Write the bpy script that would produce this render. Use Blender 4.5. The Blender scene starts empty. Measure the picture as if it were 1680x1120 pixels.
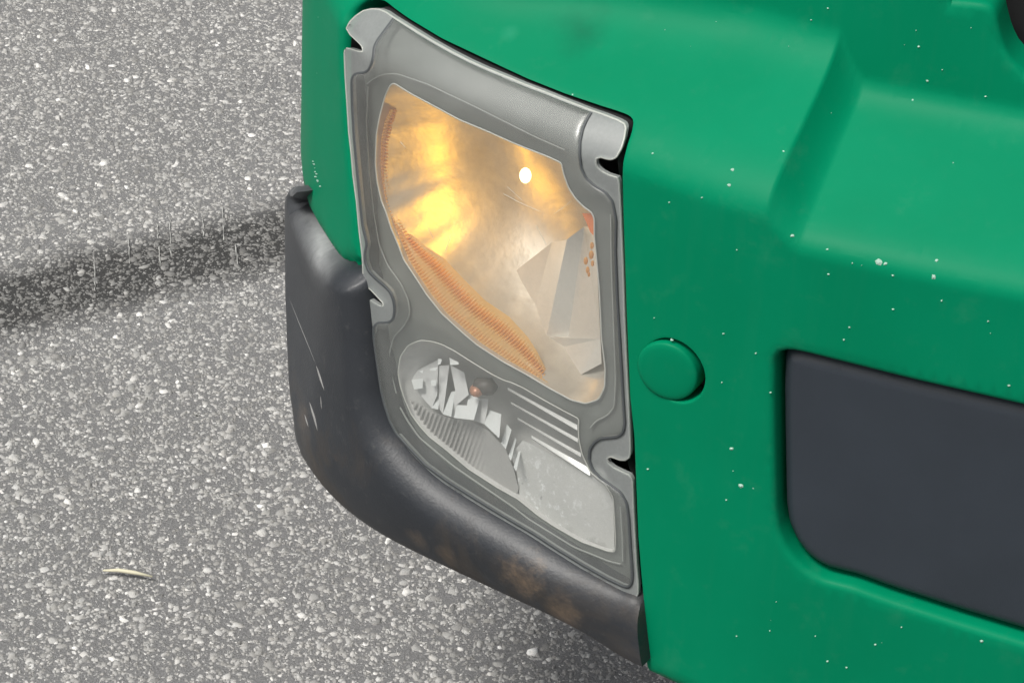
import bpy, math, random
import numpy as np
from mathutils import Vector
from mathutils.geometry import delaunay_2d_cdt
random.seed(7); rng = np.random.default_rng(7)
SC = bpy.context.scene; COL = SC.collection

# ------------------------------------------------------------------ camera
PITCH = math.radians(35); FPX = 4013.0
P0 = np.array([0, 0, .55])
FW = np.array([0, math.cos(PITCH), -math.sin(PITCH)]); RT = np.array([1., 0, 0]); UP = np.array([0, math.sin(PITCH), math.cos(PITCH)])
EYE = P0 - 1.6*FW
cd = bpy.data.cameras.new('camera'); cam = bpy.data.objects.new('camera', cd); COL.objects.link(cam)
cam.location = EYE; cam.rotation_euler = (math.radians(90) - PITCH, 0, 0)
cd.sensor_width = 36; cd.lens = 36*FPX/1680; cd.clip_start = .05; cd.clip_end = 500
SC.camera = cam

# ------------------------------------------------------------------ light
SUN_EL, SUN_AZ = math.radians(62), math.radians(232)      # azimuth counted from +Y clockwise: behind the camera, on the left
w = bpy.data.worlds.new('World'); SC.world = w; w.use_nodes = True
nt = w.node_tree; nt.nodes.clear()
sky = nt.nodes.new('ShaderNodeTexSky'); sky.sky_type = 'NISHITA'; sky.sun_disc = False
sky.sun_elevation = SUN_EL; sky.sun_rotation = SUN_AZ; sky.dust_density = 6; sky.air_density = 1.0; sky.ozone_density = 1
hs = nt.nodes.new('ShaderNodeHueSaturation'); hs.inputs['Saturation'].default_value = .25
bg = nt.nodes.new('ShaderNodeBackground'); bg.inputs['Strength'].default_value = .095
wo = nt.nodes.new('ShaderNodeOutputWorld')
nt.links.new(sky.outputs[0], hs.inputs['Color']); nt.links.new(hs.outputs[0], bg.inputs['Color']); nt.links.new(bg.outputs[0], wo.inputs['Surface'])
sl = bpy.data.lights.new('sun', 'SUN'); sl.energy = 2.55; sl.angle = math.radians(18); sl.color = (1, .965, .91)
so = bpy.data.objects.new('sun', sl); COL.objects.link(so)
sd = Vector((math.sin(SUN_AZ)*math.cos(SUN_EL), math.cos(SUN_AZ)*math.cos(SUN_EL), math.sin(SUN_EL)))
so.rotation_euler = sd.to_track_quat('Z', 'Y').to_euler(); so.location = sd*8
vs = SC.view_settings; vs.view_transform = 'Standard'; vs.look = 'None'; vs.gamma = 1; vs.exposure = .2; vs.use_curve_mapping = False
SC.cycles.max_bounces = 10; SC.cycles.transparent_max_bounces = 16; SC.cycles.sample_clamp_indirect = 6

# ------------------------------------------------------------------ node helpers
class M:
    def __init__(s, name):
        s.m = bpy.data.materials.new(name); s.m.use_nodes = True; s.t = s.m.node_tree
        s.b = s.t.nodes['Principled BSDF']; s.out = s.t.nodes['Material Output']
    def n(s, typ, **kw):
        nd = s.t.nodes.new('ShaderNode'+typ)
        for k, v in kw.items():
            if k.startswith('i_'):
                key = k[2:].replace('_', ' '); nd.inputs[int(key) if key.isdigit() else key].default_value = v
            else: setattr(nd, k, v)
        return nd
    def l(s, a, b): s.t.links.new(a, b)
    def co(s): return s.n('TexCoord').outputs['Object']
    def noise(s, scale, detail=3, rough=.55, vec=None, dist=0):
        nd = s.n('TexNoise'); nd.inputs['Scale'].default_value = scale; nd.inputs['Detail'].default_value = detail
        nd.inputs['Roughness'].default_value = rough; nd.inputs['Distortion'].default_value = dist
        s.l(vec if vec else s.co(), nd.inputs['Vector']); return nd.outputs['Fac']
    def ramp(s, fac, stops):
        r = s.n('ValToRGB'); e = r.color_ramp.elements
        while len(e) < len(stops): e.new(.5)
        for el, (p, c) in zip(e, stops): el.position = p; el.color = (c, c, c, 1) if isinstance(c, (int, float)) else (*c, 1)
        s.l(fac, r.inputs['Fac']); return r.outputs['Color']
    def mix(s, fac, a, b, bt='MIX'):
        m = s.n('Mix', data_type='RGBA', blend_type=bt)
        for v, i in ((fac, 0), (a, 6), (b, 7)):
            if hasattr(v, 'links'): s.l(v, m.inputs[i])
            else: m.inputs[i].default_value = v if i == 0 else (*v, 1)
        return m.outputs[2]
    def bump(s, h, strength, dist):
        b = s.n('Bump'); b.inputs['Strength'].default_value = strength; b.inputs['Distance'].default_value = dist
        s.l(h, b.inputs['Height']); s.l(b.outputs[0], s.b.inputs['Normal'])
    def set(s, **kw):
        for k, v in kw.items():
            k = k.replace('_', ' ')
            if hasattr(v, 'links'): s.l(v, s.b.inputs[k])
            else: s.b.inputs[k].default_value = (*v, 1) if isinstance(v, tuple) and len(v) == 3 else v
        return s

def mat_green():
    m = M('green_paint')
    big = m.noise(7, 4); fine = m.noise(900, 2)
    c = m.mix(m.ramp(big, [(.35, 0), (.7, 1)]), (.0, .190, .088), (.0, .212, .101))
    dust = m.ramp(m.noise(38, 6, .7), [(.56, 0), (.82, 1)])
    c = m.mix(m.mix(.09, (0, 0, 0), dust), c, (.14, .32, .23))
    mp = m.n('Mapping'); mp.inputs['Scale'].default_value = (120, 120, 5); m.l(m.co(), mp.inputs['Vector'])
    streak = m.ramp(m.noise(1, 5, .6, mp.outputs[0]), [(.52, 0), (.8, 1)])
    c = m.mix(m.mix(.025, (0, 0, 0), streak), c, (.10, .28, .19))
    for px, rad in (((955, 50), .02), ((838, 55), .006)):
        vd = m.n('VectorMath', operation='DISTANCE'); m.l(m.n('NewGeometry').outputs['Position'], vd.inputs[0]); vd.inputs[1].default_value = at([px])[0]
        ad = m.n('Math', operation='MULTIPLY_ADD'); m.l(m.noise(55, 5, .6), ad.inputs[0]); ad.inputs[1].default_value = rad*1.5; m.l(vd.outputs['Value'], ad.inputs[2])
        c = m.mix(m.ramp(ad.outputs[0], [(rad*.6, .5), (rad*1.9, 0)]), c, (.004, .085, .045) if rad > .01 else (.02, .25, .14))
    speck = m.n('TexVoronoi', feature='F1'); speck.inputs['Scale'].default_value = 75
    m.l(m.co(), speck.inputs['Vector'])
    sp = m.ramp(speck.outputs['Distance'], [(.03, 1), (.055, 0)])
    keep = m.ramp(speck.outputs['Color'], [(.80, 0), (.82, 1)])
    c = m.mix(m.mix(1, sp, keep, 'MULTIPLY'), c, (.30, .52, .42))
    m.set(Base_Color=c, Roughness=m.ramp(big, [(.3, .42), (.75, .52)]), Specular_IOR_Level=.07, Coat_Weight=.0, Coat_Roughness=.3)
    m.bump(fine, .05, .0006); return m.m
def mat_simple(name, col, rough, metal=0, spec=.5, var=.12, scale=60, bump=0, bscale=800):
    m = M(name); f = m.noise(scale, 4)
    lo = tuple(c*(1-var) for c in col); hi = tuple(min(1, c*(1+var)) for c in col)
    m.set(Base_Color=m.mix(f, lo, hi), Roughness=rough, Metallic=metal, Specular_IOR_Level=spec)
    if bump: m.bump(m.noise(bscale, 2), bump, .0005)
    return m.m
def mat_bumper():
    m = M('weathered_black_plastic')
    base = m.mix(m.noise(25, 5), (.018, .021, .026), (.032, .036, .042))
    mud = m.noise(14, 8, .65, dist=.6)
    pos = m.n('SeparateXYZ'); m.l(m.co(), pos.inputs[0])
    low = m.n('MapRange'); m.l(pos.outputs['Z'], low.inputs['Value'])
    for k, v in (('From Min', .44), ('From Max', .34), ('To Min', -.20), ('To Max', .02)): low.inputs[k].default_value = v
    add = m.n('Math', operation='ADD'); m.l(mud, add.inputs[0]); m.l(low.outputs[0], add.inputs[1])
    mudf = m.ramp(add.outputs[0], [(.44, 0), (.66, .7)])
    c = m.mix(mudf, base, (.075, .060, .045))
    rust = m.ramp(m.noise(26, 7, .7), [(.60, 0), (.74, .7)])
    rust2 = m.mix(1, rust, mudf, 'MULTIPLY')
    c = m.mix(rust2, c, (.15, .072, .032))
    for px, rad, dk in (((862, 945), .016, .95), ((925, 1003), .015, .85), ((740, 905), .011, .4), ((690, 880), .009, .4), ((505, 690), .014, .3)):
        p3 = at([px], .012)[0]
        vd = m.n('VectorMath', operation='DISTANCE'); m.l(m.n('NewGeometry').outputs['Position'], vd.inputs[0]); vd.inputs[1].default_value = p3
        ad = m.n('Math', operation='MULTIPLY_ADD'); m.l(m.noise(70, 6, .7), ad.inputs[0]); ad.inputs[1].default_value = rad*2.6; m.l(vd.outputs['Value'], ad.inputs[2])
        mk = m.ramp(ad.outputs[0], [(rad*1.5, dk), (rad*2.5, 0)])
        c = m.mix(mk, c, m.mix(m.noise(220, 5, .7), (.045, .034, .025), (.26, .19, .13)))
    wr = m.n('Attribute', attribute_name='painted_sheen'); wn = m.n('Math', operation='MULTIPLY', use_clamp=True)
    m.l(wr.outputs['Fac'], wn.inputs[0]); m.l(m.ramp(m.noise(90, 6, .65), [(.2, .55), (.75, 1)]), wn.inputs[1])
    c = m.mix(wn.outputs[0], c, (.36, .37, .37))
    grey = m.ramp(m.noise(120, 5, .7), [(.58, 0), (.76, .35)])
    c = m.mix(grey, c, (.11, .11, .105))
    m.set(Base_Color=c, Roughness=m.mix(mudf, (.46,)*3, (.75,)*3), Specular_IOR_Level=.5)
    m.bump(m.noise(500, 4), .25, .0008); return m.m
def mat_lens(name, haze, tint=(.62, .64, .62), rough=.3):
    """scratched, clouded clear plastic: see-through mixed with a thin milky film"""
    m = M(name); t = m.t
    cloud = m.noise(22, 6, .65); fine = m.noise(420, 4, .7)
    f = m.n('Math', operation='MULTIPLY_ADD'); m.l(cloud, f.inputs[0]); f.inputs[1].default_value = .30; f.inputs[2].default_value = haze - .15
    f2 = m.n('Math', operation='MULTIPLY_ADD', use_clamp=True); m.l(fine, f2.inputs[0]); f2.inputs[1].default_value = .14
    m.l(f.outputs[0], f2.inputs[2])
    f2b = m.n('Math', operation='SUBTRACT', use_clamp=True); m.l(f2.outputs[0], f2b.inputs[0]); f2b.inputs[1].default_value = .07
    tr = m.n('BsdfTransparent'); tr.inputs[0].default_value = (.96, .97, .96, 1)
    m.set(Base_Color=tint, Roughness=rough, Specular_IOR_Level=.5)
    tl = m.n('BsdfTranslucent'); tl.inputs[0].default_value = (*tint, 1)
    film = m.n('MixShader'); film.inputs[0].default_value = .15; m.l(m.b.outputs[0], film.inputs[1]); m.l(tl.outputs[0], film.inputs[2])
    mx = m.n('MixShader'); m.l(f2b.outputs[0], mx.inputs[0]); m.l(tr.outputs[0], mx.inputs[1]); m.l(film.outputs[0], mx.inputs[2])
    gl = m.n('BsdfGlossy'); gl.inputs['Roughness'].default_value = .26
    lw = m.n('LayerWeight'); lw.inputs['Blend'].default_value = .5      # facing term: the same from both sides of the thin sheet
    p5 = m.n('Math', operation='POWER'); m.l(lw.outputs['Facing'], p5.inputs[0]); p5.inputs[1].default_value = 4.5
    fr = m.n('Math', operation='MULTIPLY_ADD', use_clamp=True); m.l(p5.outputs[0], fr.inputs[0]); fr.inputs[1].default_value = .7; fr.inputs[2].default_value = .035
    mx2 = m.n('MixShader'); m.l(fr.outputs[0], mx2.inputs[0]); m.l(mx.outputs[0], mx2.inputs[1]); m.l(gl.outputs[0], mx2.inputs[2])
    m.bump(fine, .08, .0004)
    m.l(m.b.inputs['Normal'].links[0].from_socket, gl.inputs['Normal'])
    m.l(mx2.outputs[0], m.out.inputs['Surface']); return m.m
def mat_emit(name, col, s):
    m = M(name); m.set(Base_Color=col, Emission_Color=col, Emission_Strength=s); return m.m

# ------------------------------------------------------------------ body surface
HS = np.array([-1.2, -.9, -.5, -.11, -.04, 0, .20, .25, .31, .37, .43, .49, .55, .62, .70, 2.0])
HA = np.array([2, 6, 16, 22, 29, 34, 36, 44, 58, 68, 77, 85, 95, 105, 112, 112.])
DS = .002
_s = np.arange(-1.2, 1.2, DS); _a = np.radians(np.interp(_s, HS, HA))
k = np.ones(11)/11; _a = np.convolve(np.pad(_a, 5, 'edge'), k, 'valid')
_x = np.concatenate([[0], np.cumsum(-np.cos(_a)*DS)])[:-1]; _y = np.concatenate([[0], np.cumsum(np.sin(_a)*DS)])[:-1]
i0 = int(np.argmin(abs(_s))); _x += .0983 - _x[i0]; _y += -.060 - _y[i0]
ZB = .3255; LEAN = .06
SHELF = [0.70, .70]     # heights of the shelf's lower edge left and right of the step, solved below
def smoothstep(a, b, x): t = np.clip((x-a)/(b-a), 0, 1); return t*t*(3-2*t)
def sclamp(t, r=.28):   # clamp to 0..1 with rounded corners
    def sp(x): return np.where(x < -r, 0, np.where(x > r, x, (x+r)**2/(4*r)))
    return sp(t) - sp(t-1)
STEP = [-.20, -.17]
def dprof(s, z):
    wd = np.interp(s, [-1, .02, .12, .30, .45], [.10, .10, .085, .035, .0])
    hz = np.interp(s, [-1, .02, .12, .30, .45], [.052, .052, .046, .03, .03])
    t = (s-STEP[0])/(STEP[1]-STEP[0]); k = np.clip(1-sclamp(1-t, .05), 0, 1)**1.5
    zb = SHELF[1]*(1-k) + SHELF[0]*k
    inset = .024*smoothstep(.18, .40, s)*smoothstep(ZB-.02, ZB+.15, z)
    return -wd*sclamp((z-zb)/hz, .17+.12*k) - LEAN*(z-ZB) - inset
def frame(s):
    a = np.interp(s, _s, _a); return np.interp(s, _s, _x), np.interp(s, _s, _y), -np.sin(a), -np.cos(a)
def surf(s, z, off=0.):
    s = np.asarray(s, float); z = np.asarray(z, float)
    x, y, nx, ny = frame(s); d = dprof(s, z)+off
    return np.stack([x+nx*d, y+ny*d, z+0*s], -1)
def proj(P):
    v = P-EYE; zd = v@FW
    return np.stack([840+FPX*(v@RT)/zd, 560-FPX*(v@UP)/zd], -1)
_gs, _gz = np.meshgrid(np.arange(-.62, .52, .008), np.arange(.22, 1.0, .008), indexing='ij')
_gs = _gs.ravel(); _gz = _gz.ravel()
def unproj(px, off=0.):
    """pixel positions -> (s, z) on the body surface pushed out by off"""
    px = np.asarray(px, float).reshape(-1, 2); off = np.broadcast_to(np.asarray(off, float), (len(px),))
    gp = proj(surf(_gs, _gz, float(np.mean(off))))
    e = 2e-4
    nx = proj(surf(_gs+.004, _gz, float(np.mean(off))))[:, 0] - gp[:, 0]
    gp = np.where((nx < 0)[:, None], gp, 1e6)      # front-facing part only
    s = np.empty(len(px)); z = np.empty(len(px))
    for i in range(0, len(px), 400):
        q = px[i:i+400]; j = ((q[:, None]-gp[None])**2).sum(-1).argmin(1); s[i:i+400] = _gs[j]; z[i:i+400] = _gz[j]
    for _ in range(14):
        p = proj(surf(s, z, off)); r = px-p
        a = (proj(surf(s+e, z, off))-p)/e; b = (proj(surf(s, z+e, off))-p)/e
        det = a[:, 0]*b[:, 1]-a[:, 1]*b[:, 0]; det = np.where(abs(det) < 1e2, 1e2*np.sign(det+1e-9), det)
        ds = (r[:, 0]*b[:, 1]-r[:, 1]*b[:, 0])/det; dz = (a[:, 0]*r[:, 1]-a[:, 1]*r[:, 0])/det
        s += np.clip(ds, -.015, .015); z += np.clip(dz, -.015, .015)
    return np.stack([s, z], -1)
def at(px, off=0.):
    sz = unproj(px, off); return surf(sz[:, 0], sz[:, 1], off)
def ground_at(px, z=0.):
    px = np.asarray(px, float).reshape(-1, 2)
    d = FW + (px[:, :1]-840)/FPX*RT - (px[:, 1:]-560)/FPX*UP
    return EYE + d*((z-EYE[2])/d[:, 2])[:, None]
# shelf heights solved on the flat face
SHELF[:] = [5., 5.]
zl = unproj([(1100, 283), (1200, 305)])[:, 1].mean(); zr = unproj([(1400, 412), (1550, 452)])[:, 1].mean()
SHELF[:] = [zl, zr]
s_step = unproj([(1268, 335)])[0, 0]; STEP[:] = [s_step-.022, s_step+.003]

# ------------------------------------------------------------------ 2d helpers
def resample(pts, step, closed=True, smooth=0):
    p = np.asarray(pts, float)
    if closed: p = np.vstack([p, p[:1]])
    L = np.concatenate([[0], np.cumsum(np.hypot(*np.diff(p, axis=0).T))])
    n = max(3, int(round(L[-1]/step))); t = np.linspace(0, L[-1], n+1)
    q = np.stack([np.interp(t, L, p[:, 0]), np.interp(t, L, p[:, 1])], -1)
    if closed: q = q[:-1]
    for _ in range(smooth):
        if closed: q = (np.roll(q, 1, 0)+2*q+np.roll(q, -1, 0))/4
        else: q[1:-1] = (q[:-2]+2*q[1:-1]+q[2:])/4
    return q
def pip(P, poly):
    x, y = P[:, 0], P[:, 1]; ins = np.zeros(len(P), bool); q = np.roll(poly, -1, 0)
    for (x1, y1), (x2, y2) in zip(poly, q):
        if y1 == y2: continue
        c = ((y1 > y) != (y2 > y)) & (x < (x2-x1)*(y-y1)/(y2-y1)+x1); ins ^= c
    return ins
def dist(P, line, closed=True):
    line = np.asarray(line, float); q = np.roll(line, -1, 0) if closed else line[1:]; a = line if closed else line[:-1]
    best = np.full(len(P), 1e9)
    for (x1, y1), (x2, y2) in zip(a, q):
        dx, dy = x2-x1, y2-y1; L = dx*dx+dy*dy
        if L == 0: continue
        t = np.clip(((P[:, 0]-x1)*dx+(P[:, 1]-y1)*dy)/L, 0, 1)
        best = np.minimum(best, (P[:, 0]-x1-t*dx)**2+(P[:, 1]-y1-t*dy)**2)
    return np.sqrt(best)
def offset(poly, d):
    """shift a closed outline inwards by d"""
    p = np.asarray(poly, float); t = np.roll(p, -1, 0)-np.roll(p, 1, 0); t /= np.hypot(*t.T)[:, None]+1e-9
    n = np.stack([-t[:, 1], t[:, 0]], -1)
    area = (p[:, 0]*np.roll(p[:, 1], -1)-np.roll(p[:, 0], -1)*p[:, 1]).sum()
    return p+n*d*(1 if area > 0 else -1)
def cdt(outline, holes=(), grid=None, lines=(), clear=.55, gstep=8):
    V = [outline]; E = []; n = len(outline); E += [(i, (i+1) % n) for i in range(n)]
    for h in holes: b = n; n += len(h); V.append(h); E += [(b+i, b+(i+1) % len(h)) for i in range(len(h))]
    for l in lines:
        l = np.asarray(l)
        b = n; n += len(l); V.append(l)
    if grid is not None:
        g = grid[pip(grid, outline)]
        for h in holes: g = g[~pip(g, h)]
        for c in [outline, *holes]: g = g[dist(g, c) > clear*gstep]
        V.append(g)
    V = np.vstack(V); sc = 1000. if np.ptp(V[:, 0]) < 10 else 1.
    r = delaunay_2d_cdt([Vector(v*sc) for v in V], E, [], 0, 1e-4)
    P = np.array([tuple(v) for v in r[0]])/sc; T = np.array([f for f in r[2] if len(f) == 3])
    c = P[T].mean(1); keep = pip(c, outline)
    for h in holes: keep &= ~pip(c, h)
    return P, T[keep]
def hexgrid(poly, step):
    lo = poly.min(0); hi = poly.max(0); g = []
    for j, y in enumerate(np.arange(lo[1], hi[1], step*.866)):
        g += [(x, y) for x in np.arange(lo[0]+(step/2 if j % 2 else 0), hi[0], step)]
    return np.array(g)

# ------------------------------------------------------------------ objects
def link(name, verts, faces, mat, parent=None, smooth=True, label=None, kind=None, angle=None):
    me = bpy.data.meshes.new(name)
    me.from_pydata([tuple(map(float, v)) for v in verts], [], [tuple(map(int, f)) for f in faces]); me.update()
    if smooth: me.polygons.foreach_set('use_smooth', [True]*len(me.polygons))
    if angle: me.set_sharp_from_angle(angle=math.radians(angle))
    me.materials.append(mat)
    o = bpy.data.objects.new(name, me); COL.objects.link(o)
    if parent: o.parent = parent; 
    if parent: o.matrix_parent_inverse = parent_world_inv(parent)
    if label: o['label'] = label
    if kind: o['kind'] = kind
    return o
def parent_world_inv(p):
    from mathutils import Matrix
    w = Matrix.Translation(p.location)
    q = p.parent
    return w.inverted() if q is None else (q_world(p)).inverted()
def q_world(p):
    from mathutils import Matrix
    if p.parent is None: return Matrix.Translation(p.location)
    return q_world(p.parent) @ p.matrix_parent_inverse @ p.matrix_basis
def join(*parts):
    V = []; Fc = []; n = 0
    for v, f in parts:
        V += [tuple(x) for x in v]; Fc += [tuple(int(i)+n for i in t) for t in f]; n = len(V)
    return V, Fc
def face_out(P3, T):
    """turn triangles to face the camera side"""
    a, b, c = P3[T[:, 0]], P3[T[:, 1]], P3[T[:, 2]]
    n = np.cross(b-a, c-a); fl = (n*(EYE-a)).sum(1) < 0
    T = T.copy(); T[fl] = T[fl][:, ::-1]; return T
def boundary(T):
    e = {}
    for f in T:
        for i in range(len(f)):
            a, b = f[i], f[(i+1) % len(f)]; e[(a, b)] = e.get((a, b), 0)+1
    return [(a, b) for (a, b) in e if (b, a) not in e]
def patch(outline, depth, holes=(), gstep=8, loops=(), skirt=0., res=None):
    """a sheet over a pixel outline, laid on the body surface at depth(points, dist-to-edge); skirt folds its free edges inwards"""
    o = resample(outline, res or gstep, True); hs = [resample(h, res or gstep) for h in holes]
    lines = []
    for d in loops:
        for c in [o]:
            q = offset(c, d); q = q[pip(q, o)]
            for h in hs: q = q[~pip(q, h)]
            lines.append(q)
    P, T = cdt(o, hs, hexgrid(o, gstep), lines, gstep=gstep)
    de = dist(P, o)
    for h in hs: de = np.minimum(de, dist(P, h))
    off = depth(P, de) if callable(depth) else np.full(len(P), float(depth))
    sz = unproj(P, off); V = surf(sz[:, 0], sz[:, 1], off); T = face_out(V, T)
    if skirt:
        be = boundary(T); ids = sorted({i for e in be for i in e}); mp = {i: len(V)+k for k, i in enumerate(ids)}
        V = np.vstack([V, surf(sz[ids, 0], sz[ids, 1], off[ids]-skirt)])
        F4 = [(b, a, mp[a], mp[b]) for a, b in be]
        return V, [tuple(t) for t in T]+F4
    return V, [tuple(t) for t in T]
def ribbon(pts, width, off, closed=False, step=4, smooth=1, height=.0008):
    """a flat raised strip along a pixel path"""
    q = resample(pts, step, closed, smooth); n = len(q)
    t = (np.roll(q, -1, 0)-np.roll(q, 1, 0)) if closed else np.gradient(q, axis=0); t /= np.hypot(*t.T)[:, None]+1e-9
    nn = np.stack([-t[:, 1], t[:, 0]], -1); wd = np.broadcast_to(np.asarray(width, float), (n,))[:, None]/2
    o = np.broadcast_to(np.asarray(off, float), (n,))
    rows = [(q-nn*wd, o-height), (q-nn*wd*.7, o), (q+nn*wd*.7, o), (q+nn*wd, o-height)]
    V = np.vstack([at(a, b) for a, b in rows]); Fc = []
    m = n if closed else n-1
    for r in range(3):
        for i in range(m):
            j = (i+1) % n; Fc.append((r*n+i, r*n+j, (r+1)*n+j, (r+1)*n+i))
    T = np.array(Fc); a, b, c = V[T[:, 0]], V[T[:, 1]], V[T[:, 2]]
    fl = (np.cross(b-a, c-a)*(EYE-a)).sum(1) < 0
    T[fl] = T[fl][:, ::-1]
    return V, [tuple(x) for x in T]
def tube(P, r, closed=False, seg=8):
    P = np.asarray(P, float); n = len(P); r = np.broadcast_to(np.asarray(r, float), (n,))
    t = (np.roll(P, -1, 0)-np.roll(P, 1, 0)) if closed else np.gradient(P, axis=0); t /= np.linalg.norm(t, axis=1)[:, None]+1e-12
    ref = np.array([.31, -.77, .55]); a = np.cross(t, ref); a /= np.linalg.norm(a, axis=1)[:, None]; b = np.cross(t, a)
    V = []; Fc = []
    for k in range(seg):
        an = 2*math.pi*k/seg; V.append(P+(a*math.cos(an)+b*math.sin(an))*r[:, None])
    V = np.stack(V, 1).reshape(-1, 3)
    for i in range(n if closed else n-1):
        j = (i+1) % n
        for k in range(seg): Fc.append((i*seg+k, i*seg+(k+1) % seg, j*seg+(k+1) % seg, j*seg+k))
    if not closed: Fc += [tuple(range(seg))[::-1], tuple(range((n-1)*seg, n*seg))]
    return V, Fc
def sphere(c, rad, axes=None, nu=14, nv=8):
    V = []; Fc = []; A = np.eye(3) if axes is None else np.asarray(axes)
    for j in range(nv+1):
        th = math.pi*j/nv
        for i in range(nu):
            ph = 2*math.pi*i/nu
            l = np.array([math.sin(th)*math.cos(ph)*rad[0], math.sin(th)*math.sin(ph)*rad[1], math.cos(th)*rad[2]]); V.append(np.asarray(c)+l@A)
    for j in range(nv):
        for i in range(nu): Fc.append((j*nu+i, (j+1)*nu+i, (j+1)*nu+(i+1) % nu, j*nu+(i+1) % nu))
    return V, Fc

# ------------------------------------------------------------------ materials
GREEN = mat_green(); BUMP = mat_bumper()
GRILLE = mat_simple('charcoal_plastic', (.028, .036, .047), .45, var=.22, scale=16, bump=.25, bscale=1100)
BLACK = mat_simple('black_rubber', (.008, .008, .009), .6)
DARKIN = mat_simple('dark_inner_metal', (.012, .012, .013), .8)
STEP_SHADE = mat_simple('lens_step_shade', (.07, .078, .082), .6)
BEZEL = mat_simple('grey_bezel_plastic', (.135, .145, .138), .42, var=.1, scale=30)
LENS = mat_lens('clouded_lens_plastic', .24, (.50, .525, .50))
FLANGE = mat_lens('clouded_flange_plastic', .55, (.47, .50, .49), .30)
EDGE = mat_lens('frosted_plastic_edge', .8, (.60, .62, .57), .45)
CHROME = mat_simple('aluminised_reflector', (.50, .46, .40), .40, metal=.5, var=.25, scale=70, bump=.5, bscale=150)
MIRROR = mat_simple('bright_mirror_facet', (.78, .80, .80), .3, metal=.2, var=.05)
CLEARGREY = mat_simple('grey_inner_plastic', (.50, .495, .485), .45, var=.08, scale=50)
WALLM = mat_simple('satin_reflector_wall', (.40, .36, .31), .45, metal=.3, var=.25, scale=30)
PALEF = mat_simple('pale_reflector_facet', (.60, .575, .53), .35, metal=.25, var=.08, scale=60)
def mat_amber():
    m = M('amber_fluted_plastic'); f = m.noise(90, 4)
    c = m.mix(f, (.84, .55, .20), (.92, .68, .34)); m.set(Base_Color=c, Roughness=.25)
    t = m.n('BsdfTranslucent'); t.inputs[0].default_value = (1, .62, .18, 1); x = m.n('MixShader'); x.inputs[0].default_value = .62
    m.l(m.b.outputs[0], x.inputs[1]); m.l(t.outputs[0], x.inputs[2]); m.l(x.outputs[0], m.out.inputs['Surface']); return m.m
AMBER = mat_amber()
CHIP = mat_simple('chalky_paint_chip', (.34, .52, .43), .7, var=.6, scale=45)
def mat_spark():
    m = M('grimy_inner_plastic'); c = m.mix(m.noise(30, 4), (.56, .555, .54), (.64, .635, .62))
    pos = m.n('VectorMath', operation='DISTANCE'); m.l(m.n('NewGeometry').outputs['Position'], pos.inputs[0]); pos.inputs[1].default_value = at([(880, 825)], -.02)[0]
    near = m.ramp(pos.outputs['Value'], [(.02, 1), (.055, .25)])
    fl = m.ramp(m.noise(150, 6, .75), [(.54, 0), (.62, 1)]); c = m.mix(m.mix(1, fl, near, 'MULTIPLY'), c, (.85, .86, .86))
    dk = m.ramp(m.noise(110, 5, .7), [(.62, 0), (.70, .7)]); c = m.mix(m.mix(1, dk, near, 'MULTIPLY'), c, (.22, .22, .22))
    m.set(Base_Color=c, Roughness=.4); m.bump(m.noise(150, 6, .75), .3, .001); return m.m
SPARK = mat_spark()
TRIM = mat_simple('pale_aperture_trim', (.62, .62, .58), .4)

# ------------------------------------------------------------------ traced outlines (photograph pixels)
LENS_TOP = [(569, 47), (575, 36), (584, 27), (596, 19), (609, 15.5), (622, 16), (634, 21), (644, 28), (675, 47), (706, 66), (738, 84), (769, 100), (800, 114), (831, 126.5), (862, 139.5), (894, 151.5), (930, 166), (969, 181), (995, 190), (1015, 198), (1025, 204), (1027, 211), (1024, 228), (1019, 244), (1011, 258)]
NOTCH_TR = [(1003, 261.5), (994, 260), (986, 257.5), (979, 259), (977, 265), (979, 274), (986, 281), (997, 287), (1006, 290), (1013, 292)]
LENS_R = [(1015.5, 300), (1018, 345), (1022, 440), (1024.5, 520), (1028, 600), (1031, 660), (1033.5, 717), (1034, 740), (1032.5, 749), (1026, 754)]
NOTCH_BR = [(1017, 753.5), (1008, 750), (1000, 748), (996, 752), (998, 760), (1006, 767), (1020, 774), (1033, 780)]
LENS_B = [(1037.5, 788), (1039, 830), (1041.5, 880), (1044, 925), (1047, 960), (1046.5, 974), (1042, 980), (1034, 980), (1023, 975), (990, 957), (949.6, 934), (908, 908), (867.5, 881), (818, 853), (769, 823), (725, 795), (691, 768), (674, 752), (662, 737), (650, 724), (641, 711), (633, 693), (628, 675), (621, 650), (615, 602), (609, 572), (603, 525), (599.5, 489)]
NOTCH_BL = [(602, 489), (612, 496), (622, 502), (629, 503), (630, 498), (622, 489), (610, 476)]
LENS_L = [(599, 467), (596.5, 455), (595, 420), (590, 380), (585.5, 330), (580, 290), (576.7, 250), (573, 219), (570, 170), (567, 125), (565.5, 84)]
NOTCH_TL = [(568, 80), (574, 81), (588, 85.5), (595, 86), (596, 80), (593, 74), (586, 67), (575, 57)]
LENS_OUT = LENS_TOP+NOTCH_TR+LENS_R+NOTCH_BR+LENS_B+NOTCH_BL+LENS_L+NOTCH_TL
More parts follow.
